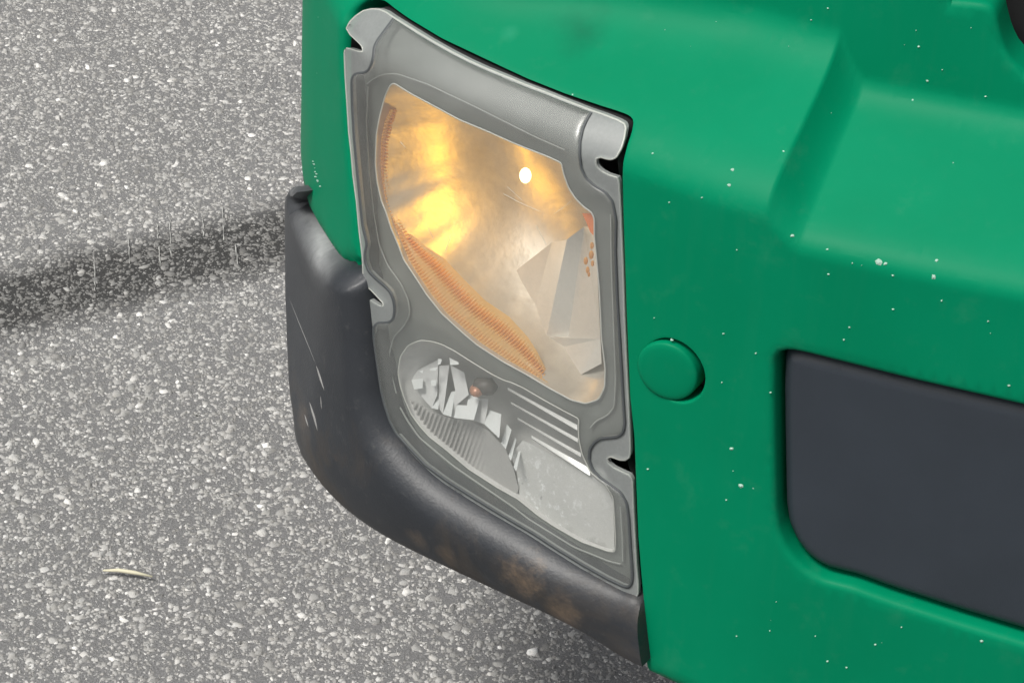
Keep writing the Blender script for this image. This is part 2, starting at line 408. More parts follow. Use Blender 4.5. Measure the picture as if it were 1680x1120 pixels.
STEPLINE = [(646, 31), (632, 50), (620, 66), (614, 78), (613, 92), (610, 105), (604, 117), (596, 121), (586, 120.5), (580, 124), (577, 132), (578, 172), (581, 225), (585.5, 274), (591, 330), (595, 370), (600, 390), (602, 402), (599, 415), (599.5, 430), (605, 445), (617, 457), (629, 467), (640, 478), (646, 492), (648, 508), (646, 522), (640, 529), (630, 530), (619, 530), (613, 537), (613, 560), (617, 592), (623, 632), (631, 665), (639, 690), (650, 711), (668, 731), (697, 762), (731, 787), (775, 815), (824, 845), (874, 874), (915, 901), (956, 926), (995, 948), (1022, 961), (1031, 963), (1036, 957), (1037, 940), (1034, 900), (1031, 850), (1027.6, 825), (1018, 808), (1002, 796), (985, 784), (972, 770), (966, 754), (967, 737), (974, 726), (985, 719), (1000, 717.5), (1014, 716), (1022, 709), (1024.5, 695), (1021, 640), (1017, 570), (1012, 490), (1009, 410), (1010, 360), (1004, 330), (993, 316), (976, 306), (961, 293), (953, 276), (950.5, 255), (951, 232), (956, 210), (963, 195), (970, 184)]
DOME = STEPLINE+[(930, 169), (894, 154.5), (862, 142.5), (831, 129.5), (800, 117), (769, 103), (738, 87), (706, 69), (675, 50)]
UP_AP = [(645.7, 136.4), (674, 154), (717, 177), (754, 197), (800, 216), (840, 234), (867, 245), (896, 256), (921, 267.5), (924, 284), (933, 309), (945, 327), (958, 340), (970, 348), (975, 358), (975, 387), (978.4, 421), (983, 472), (987, 556), (993, 605), (992, 635), (982, 655), (961, 662), (937, 656), (900, 636), (865, 615), (824, 592.5), (783, 566), (758, 545), (725, 514.5), (700.5, 484), (680.5, 453), (663, 427), (653, 401), (641, 373), (633, 347), (625.7, 330), (618.6, 298.6), (615.7, 270), (616.5, 245), (617.5, 220), (623, 191), (631.4, 158.6), (640, 140)]
CRES_IN = [(652, 180), (645, 205), (641, 240), (640, 284), (645, 322), (656, 352), (674, 384), (700, 405), (729, 424), (758, 455), (795, 492), (835, 519), (865, 551.5), (881, 576), (895.6, 605), (902, 624)]
CRES_OUT = [(640, 180), (631, 200), (625, 230), (624, 270), (627, 300), (634, 332), (649, 373), (661, 402), (672, 428), (688, 453), (708, 482), (732, 512), (764, 541), (789, 562), (829, 588), (868, 610), (900, 628)]
LO_AP = [(653, 611), (656.7, 585), (670, 566), (690, 558), (708, 560), (725, 565), (746, 576), (776.7, 595.6), (807, 614), (827, 624), (838, 627), (858, 636), (892, 656), (925.7, 674.5), (950, 687), (948.6, 698), (949.4, 720), (955, 745), (969, 775), (992, 793), (1006, 816), (1009.7, 879), (1009, 905), (998, 904), (953, 888), (906, 861), (881, 844), (849, 818), (816.8, 800), (768.6, 769), (730, 736), (704, 716), (688, 698), (675, 680), (664, 655), (656, 630)]
GR_OPEN = [(1270, 596), (1272, 586), (1280, 579), (1295, 577), (1320, 582), (1400, 602), (1500, 627), (1680, 668), (1900, 717), (2250, 790), (2250, 1240), (1900, 1140), (1680, 1056), (1571, 1023), (1457, 986), (1400, 965), (1352, 953), (1328, 941), (1308, 924), (1290, 900), (1278, 872), (1273, 840), (1270.5, 737), (1269, 650)]

# ------------------------------------------------------------------ ground
road = M('weathered_asphalt')
n1 = road.noise(420, 6, .7); n2 = road.noise(3.5, 3)
dark_band = road.n('SeparateXYZ'); road.l(road.co(), dark_band.inputs[0])
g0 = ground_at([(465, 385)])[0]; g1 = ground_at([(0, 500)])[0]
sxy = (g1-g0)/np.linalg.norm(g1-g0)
def dark_band_mask(m):
    """a darker band across the road, uneven at its edges"""
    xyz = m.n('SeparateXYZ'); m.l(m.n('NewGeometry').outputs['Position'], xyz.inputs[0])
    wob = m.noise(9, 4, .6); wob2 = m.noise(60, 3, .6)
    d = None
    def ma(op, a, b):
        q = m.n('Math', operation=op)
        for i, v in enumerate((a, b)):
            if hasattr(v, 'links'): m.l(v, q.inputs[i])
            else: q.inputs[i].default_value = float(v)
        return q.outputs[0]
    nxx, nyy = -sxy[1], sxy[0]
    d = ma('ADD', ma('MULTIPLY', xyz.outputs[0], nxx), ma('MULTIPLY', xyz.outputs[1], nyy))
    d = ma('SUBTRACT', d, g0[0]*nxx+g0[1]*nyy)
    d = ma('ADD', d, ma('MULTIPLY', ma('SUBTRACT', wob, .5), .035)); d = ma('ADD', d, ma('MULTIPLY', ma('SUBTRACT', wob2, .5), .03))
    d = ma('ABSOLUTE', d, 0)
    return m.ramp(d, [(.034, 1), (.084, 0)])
c = road.ramp(n1, [(.3, .20), (.52, .30), (.7, .42)])
c = road.mix(.35, c, road.ramp(n2, [(.3, .10), (.7, .15)]))
c = road.mix(dark_band_mask(road), c, (.05, .05, .049))  # one darker band mixed into the asphalt colour
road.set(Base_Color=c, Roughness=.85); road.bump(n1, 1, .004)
gv = [(-60, -60, 0), (60, -60, 0), (60, 60, 0), (-60, 60, 0)]
ground = link('road', gv, [(0, 1, 2, 3)], road.m, None, False, kind='structure')
ground['label'] = 'grey weathered asphalt road with worn pale aggregate'

def chips():
    inner = ground_at([(-60, -60), (620, -60), (1240, 1180), (-60, 1180)])
    wide = ground_at([(-900, -420), (560, -420), (620, -60), (1500, 1600), (-900, 1600)])
    V = []; Fc = []; tone = []
    K = 6; base = 0
    def layer(n, rmin, rmax, hmul, tones, sink, reg=inner, skip=None):
        nonlocal base
        lo = reg.min(0)-.02; hi = reg.max(0)+.02
        pts = np.stack([rng.uniform(lo[0], hi[0], n*3), rng.uniform(lo[1], hi[1], n*3)], -1)
        pts = pts[pip(pts, reg[:, :2])][:n]
        if skip is not None: pts = pts[~pip(pts, skip[:, :2])]
        m = len(pts)
        r = rmin+(rmax-rmin)*rng.random(m)**2.2
        ang = rng.uniform(0, 6.28, (m, 1))+np.arange(K)*2*math.pi/K+rng.uniform(-.4, .4, (m, K))
        asp = rng.uniform(.45, 1, (m, 1)); rot = rng.uniform(0, 6.28, (m, 1))
        rr = r[:, None]*rng.uniform(.7, 1.2, (m, K)); cx = np.cos(ang)*rr; cy = np.sin(ang)*rr*asp
        X = cx*np.cos(rot)-cy*np.sin(rot); Y = cx*np.sin(rot)+cy*np.cos(rot)
        h = r*hmul*rng.uniform(.5, 1.3, m); tx = rng.normal(0, .28, (m, 1)); ty = rng.normal(0, .28, (m, 1))
        bot = np.stack([pts[:, :1]+X, pts[:, 1:]+Y, np.full((m, K), -.001)], -1)
        k = rng.uniform(.5, .85, (m, K)); Xt, Yt = X*k, Y*k
        top = np.stack([pts[:, :1]+Xt, pts[:, 1:]+Yt, np.maximum(h[:, None]+Xt*tx+Yt*ty+rng.normal(0, .08, (m, K))*r[:, None]-sink, .0002)], -1)
        vv = np.concatenate([bot, top], 1).reshape(-1, 3)
        t = rng.choice(tones[0], m, p=tones[1])*rng.uniform(.8, 1.2, m)
        f = []
        for i in range(K): f.append([i, (i+1) % K, K+(i+1) % K, K+i])
        q = (np.arange(m)[:, None, None]*2*K+np.array(f)[None]).reshape(-1, 4)+base
        cap = (np.arange(m)[:, None]*2*K+np.arange(K, 2*K)[None])+base
        V.append(vv); Fc.append((q, cap)); tone.append(np.repeat(t, 2*K)); base += len(vv)
    layer(64000, .0013, .0038, .34, ([.26, .34, .42, .56], [.25, .42, .27, .06]), .0004)
    layer(8000, .0026, .0070, .28, ([.26, .34, .42, .56], [.25, .40, .28, .07]), .0008)
    layer(170, .003, .007, .5, ([.6, .72, .82], [.5, .35, .15]), .0008)
    layer(60000, .0022, .0050, .34, ([.26, .34, .42, .56], [.25, .42, .27, .06]), .0004, wide, inner)
    V = np.vstack(V); T = np.concatenate(tone)
    quads = np.vstack([q for q, _ in Fc]); caps = np.vstack([c for _, c in Fc])
    me = bpy.data.meshes.new('asphalt_chips')
    nv, nq, nc = len(V), len(quads), len(caps)
    me.vertices.add(nv); me.vertices.foreach_set('co', V.ravel())
    me.loops.add(nq*4+nc*K); me.loops.foreach_set('vertex_index', np.concatenate([quads.ravel(), caps.ravel()]).astype(np.int32))
    me.polygons.add(nq+nc)
    me.polygons.foreach_set('loop_start', np.concatenate([np.arange(nq)*4, nq*4+np.arange(nc)*K]).astype(np.int32))
    me.update(calc_edges=True); me.validate()
    at_ = me.attributes.new('tone', 'FLOAT', 'POINT'); at_.data.foreach_set('value', T.astype(np.float32))
    m = M('stone_chips'); a = m.n('Attribute', attribute_name='tone')
    tint = m.mix(m.noise(160, 2), (1.04, 1.0, .93), (.98, 1.0, 1.0))
    col = m.mix(1, m.ramp(a.outputs['Fac'], [(0, 0.), (1, 1.)]), tint, 'MULTIPLY')
    col = m.mix(1, col, m.ramp(m.noise(1300, 3, .6), [(.25, .6), (.75, 1.3)]), 'MULTIPLY')
    mk = m.mix(.56, (0, 0, 0), dark_band_mask(m))
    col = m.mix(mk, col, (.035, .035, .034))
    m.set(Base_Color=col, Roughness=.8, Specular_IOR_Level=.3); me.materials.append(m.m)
    o = bpy.data.objects.new('asphalt_chips', me); COL.objects.link(o); o['kind'] = 'stuff'
    o['label'] = 'mixed grey and white stone chips bound in the asphalt'; o['category'] = 'gravel'
chips()

# ------------------------------------------------------------------ the bus front
bus = bpy.data.objects.new('bus', None); COL.objects.link(bus); bus.location = (.3, .3, 0)
bus['label'] = 'green bus front corner with lit clouded headlight and scuffed black bumper'; bus['category'] = 'bus'

ZTOP = 1.12; S_R = -.72; S_L = .95
# opening in the green skin round the headlight, traced from bottom right over the top and down the left side
OPEN = [(1060, 1100), (1057, 1060), (1054, 985), (1049, 930), (1045, 880), (1038.5, 717), (1031.5, 652), (1026, 520), (1022, 400), (1020, 340), (1019, 287), (1020, 266), (1027, 238), (1034, 218), (1036, 206), (1037, 199), (1029, 192), (1010, 185), (987, 178), (925, 157), (862, 132), (800, 103), (722, 66), (669, 34), (645, 17), (628, 3), (610, 1), (594, 4), (578, 14), (567, 27), (563, 45), (562, 90), (566, 160), (570, 219), (578, 300), (585, 370), (592, 430), (597, 456), (587, 453), (572, 446), (560, 436), (540, 408), (520, 376), (505, 348)]
op = resample(OPEN, 6, False, 1)
osz = unproj(op)
osz_tail = np.array([[osz[-1, 0]+.02, osz[-1, 1]+.012], [osz[-1, 0]+.06, osz[-1, 1]+.02], [S_L, osz[-1, 1]+.02]])
ZLOW = osz[0, 1]-.014
grs = unproj(resample(GR_OPEN[:9]+GR_OPEN[12:], 8))
# the part of the opening outside the picture is closed straight
gmask = resample([q for q in GR_OPEN if q[0] <= 1680], 7, False)
GR_L = [q for q in GR_OPEN if q[0] <= 1680]
top_part = unproj(resample(GR_OPEN[:8], 7, False)); bot_part = unproj(resample(GR_OPEN[12:], 7, False))
ext_t = top_part[-1]; ext_b = bot_part[0]
gr_hole = np.vstack([top_part, np.linspace(ext_t, (-.60, ext_t[1]-.002), 20)[1:], np.linspace((-.60, ext_t[1]-.002), (-.60, ext_b[1]-.02), 16)[1:], np.linspace((-.60, ext_b[1]-.02), ext_b, 20)[1:-1], bot_part])
cap_c, cap_r = unproj([(1106, 608)])[0], .0226
circ = np.array([[math.cos(a), math.sin(a)] for a in np.linspace(0, 2*math.pi, 56, endpoint=False)])
cap_hole = cap_c+circ*cap_r
# black opening high on the front (only its corner is in view)
bk = unproj(resample([(1560, 2), (1600, 5), (1622, 8), (1632, 18), (1637, 44), (1645, 74), (1656, 96), (1670, 112), (1690, 128)], 5, False))
bk_hole = np.vstack([bk, [(-.66, bk[-1, 1]-.02)], [(-.66, bk[0, 1]+.20)], [(bk[0, 0]+.0, bk[0, 1]+.20)]])
bk_hole = resample(bk_hole, .006)
outer = np.vstack([osz, osz_tail, [(S_L, ZTOP)], [(S_R, ZTOP)], [(S_R, ZLOW)]])
outer = np.vstack([osz, resample(np.vstack([osz[-1:], osz_tail, [(S_L, ZTOP)], [(S_R, ZTOP)], [(S_R, ZLOW)], osz[:1]+[[-.004, -.006]]]), .02, False)[1:-1]])
holes = [resample(gr_hole, .0045), cap_hole, bk_hole]
g = []
for zz in np.arange(.24, ZTOP, .007):
    g += [(a, zz) for a in np.arange(S_R, S_L, .009)+(.0045 if int(zz/.007) % 2 else 0)]
rings = []
for h, sg in ((holes[0], -1), (holes[1], -1), (holes[2], -1)):
    for d in (.0006, .0014, .0026, .0042): rings.append(offset(h, -d))
tt = np.gradient(osz, axis=0); tt /= np.hypot(*tt.T)[:, None]; nnm = np.stack([-tt[:, 1], tt[:, 0]], -1)
for sgn in (1, -1):
    q = osz+nnm*.0014*sgn
    if pip(q, outer).mean() > .5:
        for d in (.0006, .0014, .0028, .0046): qq = osz+nnm*d*sgn; rings.append(qq[pip(qq, outer)])
for zz in np.arange(SHELF[1]-.02, SHELF[0]+.075, .0035):
    g += [(a, zz) for a in np.arange(STEP[0]-.004, STEP[1]+.004, .0016)]
    g += [(a, zz) for a in np.arange(-.5, .04, .008)]
g = np.array(g)+rng.normal(0, 1e-5, (len(g), 2))
P, T = cdt(outer, holes, g, rings, gstep=.006)
def lip(d, r): x = np.clip(r-d, 0, r); return -(r-np.sqrt(np.maximum(r*r-x*x, 0)))
lft = osz[(op[:, 0] < 600) & (op[:, 1] < 440)]
off = np.minimum(lip(dist(P, osz, False), .0024), lip(dist(P, lft, False), .010))+lip(dist(P, holes[0]), .0050)+lip(dist(P, cap_hole), .0012)+lip(dist(P, bk_hole), .005)
# underside roll along the bottom edge
off += -np.clip(.02-(P[:, 1]-ZLOW), 0, .02)**2/.02*1.0*(P[:, 0] < .01)
V3 = surf(P[:, 0], P[:, 1], off)
# orient outwards by the plan normal
_, _, nx, ny = frame(P[T].mean(1)[:, 0])
a, b, c_ = V3[T[:, 0]], V3[T[:, 1]], V3[T[:, 2]]; nn = np.cross(b-a, c_-a)
z2 = nn[:, 0]*nx+nn[:, 1]*ny < 0; T[z2] = T[z2][:, ::-1]
be = boundary(T); ids = sorted({i for e in be for i in e}); mp = {i: len(V3)+k for k, i in enumerate(ids)}
Vb = np.vstack([V3, surf(P[ids, 0], P[ids, 1], off[ids]-.022)])
body = link('front_panel', Vb, [tuple(t) for t in T]+[(b, a, mp[a], mp[b]) for a, b in be], GREEN, bus, angle=50)

# dark inner structure closing the shell
ss = np.arange(S_R, S_L, .02); zz = np.array([.30, .34, .6, .9, ZTOP-.01]); Vi = []; Fi = []
for s_ in ss:
    for j, z_ in enumerate(zz): Vi.append(surf(s_, SHELF[1]-.1, -.16 if j else -.26)*[1, 1, 0]+[0, 0, z_])
nz = len(zz)
for i in range(len(ss)-1):
    for j in range(nz-1): Fi.append((i*nz+j, i*nz+j+1, (i+1)*nz+j+1, (i+1)*nz+j))
link('inner_structure', Vi, Fi, DARKIN, bus)

# bumper trim
TB = [(1056, 985), (1046, 972), (1034, 974), (1020, 967), (990, 950), (949, 927), (908, 901), (867, 874), (818, 846), (769, 816), (725, 788), (693, 760), (668, 733), (648, 706), (636, 675), (628, 645), (622, 600), (616, 560), (611, 520), (607, 480), (604, 452), (597, 440), (588, 440), (579, 438), (570, 432), (555, 418), (540, 402), (525, 383), (513, 364), (504, 347), (498, 332)]
tbp = resample(TB, 6, False, 9); tb = unproj(tbp)
END = [(487, 316), (480, 307), (473, 307), (468, 314), (466, 330), (465.5, 400), (465, 480), (468, 560), (473, 630), (480, 680)]
en = unproj(resample(END, 6, False), .012)
en = np.vstack([en, [(en[-1, 0]-.004, ZB+.006)], [(en[-1, 0]-.010, ZB)]])
s0 = unproj([(1059, 1098)], .006)[0, 0]
topl = tb; isp = int(np.argmin(np.hypot(tbp[:, 0]-597, tbp[:, 1]-442)))
bs = np.arange(en[-1, 0]-.006, s0, -.006); bot = np.stack([bs, np.full(len(bs), ZB)], -1)
bot = np.vstack([en, bot])
rt = np.linspace((s0, ZB), tb[0], 12)[:-1]
bo = np.vstack([topl, bot, rt[:]])
lines = []
for d in (.0008, .002, .004, .007, .011, .016): q = offset(bo, d); lines.append(q[pip(q, bo)])
g = np.array([(a, zz) for zz in np.arange(ZB, .75, .006) for a in np.arange(s0, .9, .006)])
P, T = cdt(bo, [], g, lines, gstep=.006)
da = dist(P, tb[:isp], False); dg = dist(P, tb[isp-1:], False); db = P[:, 1]-ZB; dr = np.clip(P[:, 0]-s0, 0, 1)
def qc(d, r, h): x = np.clip(d/r, 0, 1); return h*np.sqrt(np.maximum(0, 1-(1-x)**2))
def bump_off(P):
    da = dist(P, tb[:isp], False); dg = dist(P, tb[isp-1:], False); db = P[:, 1]-ZB; q = smoothstep(s0, s0+.09, P[:, 0]); L = smoothstep(.22, .42, P[:, 0])
    hb = .012+(.014-.008*L)*q
    return -.006*q+qc(da, .024-.006*L, 1)*qc(dg, .013, 1)*hb-.014*q*np.clip(1-db/.055, 0, 1)**2-(.001+.005*q)*np.clip(1-db/.008, 0, 1)**2+lip(dist(P, en, False), .006)
off = bump_off(P)
V3 = surf(P[:, 0], P[:, 1], off); _, _, nx, ny = frame(P[T].mean(1)[:, 0])
a, b, c_ = V3[T[:, 0]], V3[T[:, 1]], V3[T[:, 2]]; nn = np.cross(b-a, c_-a); z2 = nn[:, 0]*nx+nn[:, 1]*ny < 0; T[z2] = T[z2][:, ::-1]
be = boundary(T); ids = sorted({i for e in be for i in e}); mp = {i: len(V3)+k for k, i in enumerate(ids)}
Vb = np.vstack([V3, surf(P[ids, 0], P[ids, 1], off[ids]-.045)])
bumper = link('bumper_trim', Vb, [tuple(t) for t in T]+[(b, a, mp[a], mp[b]) for a, b in be], BUMP, bus, angle=55)
wl = unproj(resample([(476, 322), (480, 342), (488, 362), (500, 388), (512, 410), (524, 430), (545, 452)], 5, False, 2), .012)
wp = np.vstack([P, P[ids]]); dw = dist(wp, wl, False); fall = np.clip((wp[:, 0]-unproj([(545, 455)], .012)[0, 0])/.05+.25, 0, 1)
left = smoothstep(unproj([(560, 560)], .012)[0, 0], unproj([(520, 560)], .012)[0, 0], wp[:, 0])
painted_sheen = (.36*np.exp(-(dw/.013)**2)+.55*np.exp(-(dw/.0035)**2))*fall+.07*left  # highlight on the shoulder and lit left face, put into the colour
wa = bumper.data.attributes.new('painted_sheen', 'FLOAT', 'POINT'); wa.data.foreach_set('value', painted_sheen.astype(np.float32))
bumper['label'] = 'scuffed black plastic bumper trim with rust brown dirt'

# rubber strip on the bumper's far edge and the black cap over its top end
link('rubber_edge', *tube(surf(en[9:-3, 0]+.004, en[9:-3, 1], np.full(len(en[9:-3]), .006)), .0036), BLACK, bumper)
# grille insert
gi = offset(resample(gr_hole, .0045), .0022); gi = gi[::1]
P, T = cdt(gi, [], np.array([(a, z_) for z_ in np.arange(.2, .75, .008) for a in np.arange(-.62, -.05, .008)]), [q for d in (.001, .0025, .005, .008, .011) for q in [offset(gi, d)]], gstep=.008)
ok = pip(P[T].mean(1), gi); T = T[ok]
de = dist(P, gi)
off = -.017+qc(de, .010, .011)
V3 = surf(P[:, 0], P[:, 1], off); T = face_out(V3, T)
be = boundary(T); ids = sorted({i for e in be for i in e}); mp = {i: len(V3)+k for k, i in enumerate(ids)}
Vb = np.vstack([V3, surf(P[ids, 0], P[ids, 1], off[ids]-.01)])
link('grille_insert', Vb, [tuple(t) for t in T]+[(b, a, mp[a], mp[b]) for a, b in be], GRILLE, bus, label='charcoal grey recessed plastic insert')
# towing eye cover: a slightly domed disc sitting a little askew in its hole
V = []; Fc = []; rr = [(0, .0022), (.5, .0021), (.8, .0018), (.93, .0013), (.985, .0006), (1, -.0006), (1, -.012)]
cc = unproj([(1096, 608)])[0]; R = .0210
for q, h in rr:
    pts = cc+circ*R*q
    tilt = .0028*((pts-cc)@np.array([.85, .2]))/R
    V.append(surf(pts[:, 0], pts[:, 1], h+.0006+tilt))
V = np.vstack(V); n = len(circ)
for r_ in range(len(rr)-1):
    for i in range(n): Fc.append((r_*n+i, (r_+1)*n+i, (r_+1)*n+(i+1) % n, r_*n+(i+1) % n))
link('towing_eye_cover', V, Fc, GREEN, body, angle=60, label='round green push-in cover disc')
# black vent panel behind the upper opening
ob = resample(bk_hole, .012); P, T = cdt(offset(ob, -.012), [], None)
V3 = surf(P[:, 0], P[:, 1], np.full(len(P), -.055)); link('vent_panel', V3, [tuple(t) for t in face_out(V3, T)], DARKIN, bus)

# ------------------------------------------------------------------ headlight
BZ = -.016
v = patch(offset(resample(DOME, 6), 1), lambda P, d: BZ+np.where(d < 0, 0, 0)+.004*np.clip(1-dist(P, UP_AP)/22, 0, 1)*0+.003*smoothstep(0, 30, np.minimum(dist(P, UP_AP), dist(P, LO_AP)))*1, [UP_AP, LO_AP], 9, res=4)
head = link('headlight', *v, BEZEL, bus, angle=50, label='lit headlight unit under a clouded lens')
# lofted reflector bowls behind the two apertures
def loft(ap, centre, D, wide, rows=16):
    o = resample(ap, 4, True, 4); sz = unproj(o, BZ); c = unproj([centre], BZ)[0]; n = len(o); V = []
    soft = sz.copy()
    for _ in range(900): soft = (np.roll(soft, 1, 0)+2*soft+np.roll(soft, -1, 0))/4
    for k in range(rows+1):
        u = math.pi/2*k/rows; f = (1-math.cos(u))**wide; e = smoothstep(0, .8, math.sin(u)); q = (sz*(1-e)+soft*e)*(1-f)+c*f
        V.append(surf(q[:, 0], q[:, 1], BZ-D*math.sin(u)))
    return np.vstack(V), [(k*n+i, k*n+(i+1) % n, (k+1)*n+(i+1) % n, (k+1)*n+i) for k in range(rows) for i in range(n)]
link('reflector', *loft(UP_AP, (735, 350), .105, 1.0), CHROME, head)
link('lower_reflector', *loft(LO_AP, (830, 720), .05, .8), CLEARGREY, head)
# bright lips of the two apertures
link('aperture_trim', *ribbon(UP_AP, 2.4, BZ+.0026, True, 4), TRIM, head); link('aperture_trim', *ribbon(LO_AP, 2.0, BZ+.0026, True, 4), TRIM, head)
# moulded ridges on the bezel, parallel to its rim
RIDGE = mat_simple('pale_bezel_ridge', (.30, .315, .30), .4)  # paler than the bezel plastic
for q, wd in (([(604, 142), (601, 200), (605, 280), (613, 350), (622, 402), (636, 436), (658, 466), (670, 492), (673, 515), (663, 535), (646, 552), (638, 580), (641, 610), (650, 645)], 2.4),
              ([(656, 668), (669, 691), (688, 718), (743, 764), (785, 793), (841, 831), (868, 852), (941, 897), (1000, 921), (1018, 925)], 3.2),
              ([(1002, 352), (1003, 430), (1007, 540), (1010, 620), (1008, 668), (996, 682), (978, 690), (968, 702)], 2.6), ([(1018, 830), (1021, 880), (1022, 920)], 2.6),
              ([(602, 138), (612, 130), (628, 122), (650, 121), (700, 138), (780, 176), (880, 226), (926, 246)], 2.2)):
    link('bezel_ridge', *ribbon(q, wd, BZ+.0052, False, 4, 3, .0014), RIDGE, head)
# fluted crescent
def flutes():
    n = 900; a = resample(CRES_OUT, 1, False); b = resample(CRES_IN, 1, False)
    ta = np.linspace(0, 1, n); pa = np.stack([np.interp(ta, np.linspace(0, 1, len(a)), a[:, i]) for i in (0, 1)], -1); pb = np.stack([np.interp(ta, np.linspace(0, 1, len(b)), b[:, i]) for i in (0, 1)], -1)
    V = []; m = 21
    for j in range(m):
        t = j/(m-1); q = pa*(1-t)+pb*t
        o = BZ-.003-.010*t+(.0018*math.exp(-((t-.62)/.13)**2)+.0007*math.exp(-((t-.12)/.09)**2))*np.sin(ta*2*math.pi*100-t*1.2)
        V.append(at(q, o))
    V = np.vstack(V); Fc = [(j*n+i, j*n+i+1, (j+1)*n+i+1, (j+1)*n+i) for j in range(m-1) for i in range(n-1)]
    return V, Fc
link('fluted_crescent', *flutes(), AMBER, head)
# flat mirror panels in the lower right of the bowl
PV = dict(A=(832, 455, -.077), B=(905, 398, -.079), C=(930, 393, -.070), D=(958, 372, -.076), E=(976, 372, -.066), F=(985, 556, -.048), G=(932, 556, -.058), H=(896, 553, -.052), I=(868, 540, -.062), J=(987, 596, -.040), K=(950, 616, -.038), L=(904, 624, -.038), N=(879, 578, -.053))
for q in ('ABI', 'BCHI', 'CDGH', 'DEFG', 'IHGFJKLN'):
    a = np.array([PV[c] for c in q]); link('mirror_facet', at(a[:, :2], a[:, 2]), [tuple(range(len(q)))], PALEF, head, False)
# lit bulb, and a point light added apart from it for the amber glow
ax = FW
bc = at([(862, 288)], -.046)[0]
BULB = mat_emit('lit_bulb', (1, .76, .34), 5)
link('bulb', *sphere(bc, (.0040, .0040, .0056)), BULB, head)
pl = bpy.data.lights.new('added_glow_light', 'POINT'); pl.energy = .068; pl.color = (1, .50, .03); pl.shadow_soft_size = .007
po = bpy.data.objects.new('added_glow_light', pl); COL.objects.link(po); po.location = at([(772, 322)], -.058)[0]
po.parent = head; po.matrix_parent_inverse = parent_world_inv(head)
# lower chamber facets
Z6 = lambda L: [(640+x/6.586, 550+y/6.586) for x, y in L]
Z7 = lambda L: [(790+x/5.896, 610+y/5.896) for x, y in L]
FAC = [Z6([(230, 480), (355, 465), (350, 570), (260, 585)]), Z6([(440, 485), (500, 480), (495, 545), (445, 545)]), Z6([(480, 645), (540, 650), (520, 800), (450, 785)]),
       Z6([(660, 610), (705, 600), (660, 880), (570, 850)]), Z6([(850, 640), (970, 680), (905, 915), (690, 890), (720, 750), (830, 755)]), Z6([(1060, 800), (1200, 850), (1180, 1110), (1020, 960)]),
       Z6([(520, 250), (560, 260), (545, 310), (515, 320)]), Z6([(640, 240), (740, 290), (740, 315), (650, 320)]), Z6([(430, 360), (520, 340), (490, 380), (430, 380)]), Z6([(310, 385), (360, 375), (350, 410)]),
       Z7([(245, 505), (290, 560), (235, 745), (190, 690)]), Z7([(325, 630), (335, 660), (285, 860), (260, 810)]), Z7([(385, 680), (395, 700), (335, 960), (310, 920)])]
for q in FAC:
    q = np.array(q); yy = q[:, 1]-q[:, 1].mean()
    p3 = at(q, -.0185+yy*.42e-3); link('mirror_facet', p3, [tuple(range(len(q)))], MIRROR, head, False)
SH = [Z6([(230, 480), (250, 400), (520, 260), (510, 640), (450, 785), (330, 650)]), Z6([(520, 330), (640, 320), (600, 640), (570, 850), (530, 790)]), Z6([(650, 320), (800, 400), (850, 640), (720, 750), (690, 890), (650, 870), (705, 600)]), Z6([(970, 680), (1060, 690), (1050, 800), (1020, 960), (905, 915)])]
MIDF = mat_simple('dull_mirror_facet', (.66, .66, .66), .35, metal=.15)
for q in SH:
    q = np.array(q); yy = q[:, 1]-q[:, 1].mean(); p3 = at(q, -.0225+yy*.2e-3); link('mirror_facet', p3, [tuple(range(len(q)))], MIDF, head, False)
# unlit bulb of the lower chamber with its dark socket
BR = mat_simple('copper_bulb_coating', (.42, .20, .12), .3, metal=.2, var=.4, scale=300); SOCK = mat_simple('bulb_socket', (.06, .048, .042), .5)
bp = at([(782, 640)], -.019)[0]; link('lower_bulb', *sphere(bp, (.0052, .006, .0042)), BR, head)
sp = at([(786, 622), (803, 634), (812, 640)], np.array([-.024, -.024, -.026])); link('bulb_socket', *tube(np.vstack([bp+[0, .004, .001], sp[1:]]), [.006, .0065, .004]), SOCK, head)
# reflector slats
for a, b, wd in [((833, 637), (947, 701), 8.5), ((838, 660), (948, 722), 6.2), ((849, 686), (953, 746), 6.2), ((872, 716), (968, 774), 12)]:
    l = np.linspace(a, b, 14); hw = np.linspace(wd*.35, wd, 14)
    up = at(l-np.stack([0*hw, hw/2], -1), -.0205); dn = at(l+np.stack([0*hw, hw/2], -1), -.0175)
    lo = at(l+np.stack([0*hw, hw/2+1.2], -1), -.022)
    V = np.vstack([up, dn, lo]); n = 14
    link('reflector_slat', V, [(r*n+i, r*n+i+1, (r+1)*n+i+1, (r+1)*n+i) for r in (0, 1) for i in range(n-1)], mat_simple('slat_chrome', (.92, .92, .90), .35, metal=.1) if 'slat_chrome' not in bpy.data.materials else bpy.data.materials['slat_chrome'], head, False)
# ribbed grey diffuser at the bottom
DIF = [(672, 655), (690, 662), (702, 672), (738, 685), (775, 692), (800, 705), (828, 733), (843, 770), (851, 800), (848, 813), (816, 796), (768, 764), (730, 731), (704, 711), (688, 693), (677, 676)]
def ribs(P, d): return -.0195+.0012*np.sin((P[:, 0]+P[:, 1]*.35)/8*2*math.pi)*np.clip((800-P[:, 0])/60, 0, 1)*np.clip(d/6, 0, 1)
link('ribbed_diffuser', *patch(DIF, ribs, [], 2.0, res=4), mat_simple('grey_diffuser', (.42, .41, .40), .4), head)
RIGHTP = [(858, 722), (872, 728), (968, 778), (992, 796), (1005, 818), (1008, 878), (1007, 902), (998, 901), (953, 885), (906, 858), (881, 841), (852, 812), (848, 775), (838, 745)]
link('inner_panel', *patch(RIGHTP, lambda P, d: -.0205+(P[:, 1]-800)*.25e-4, [], 10), SPARK, head)

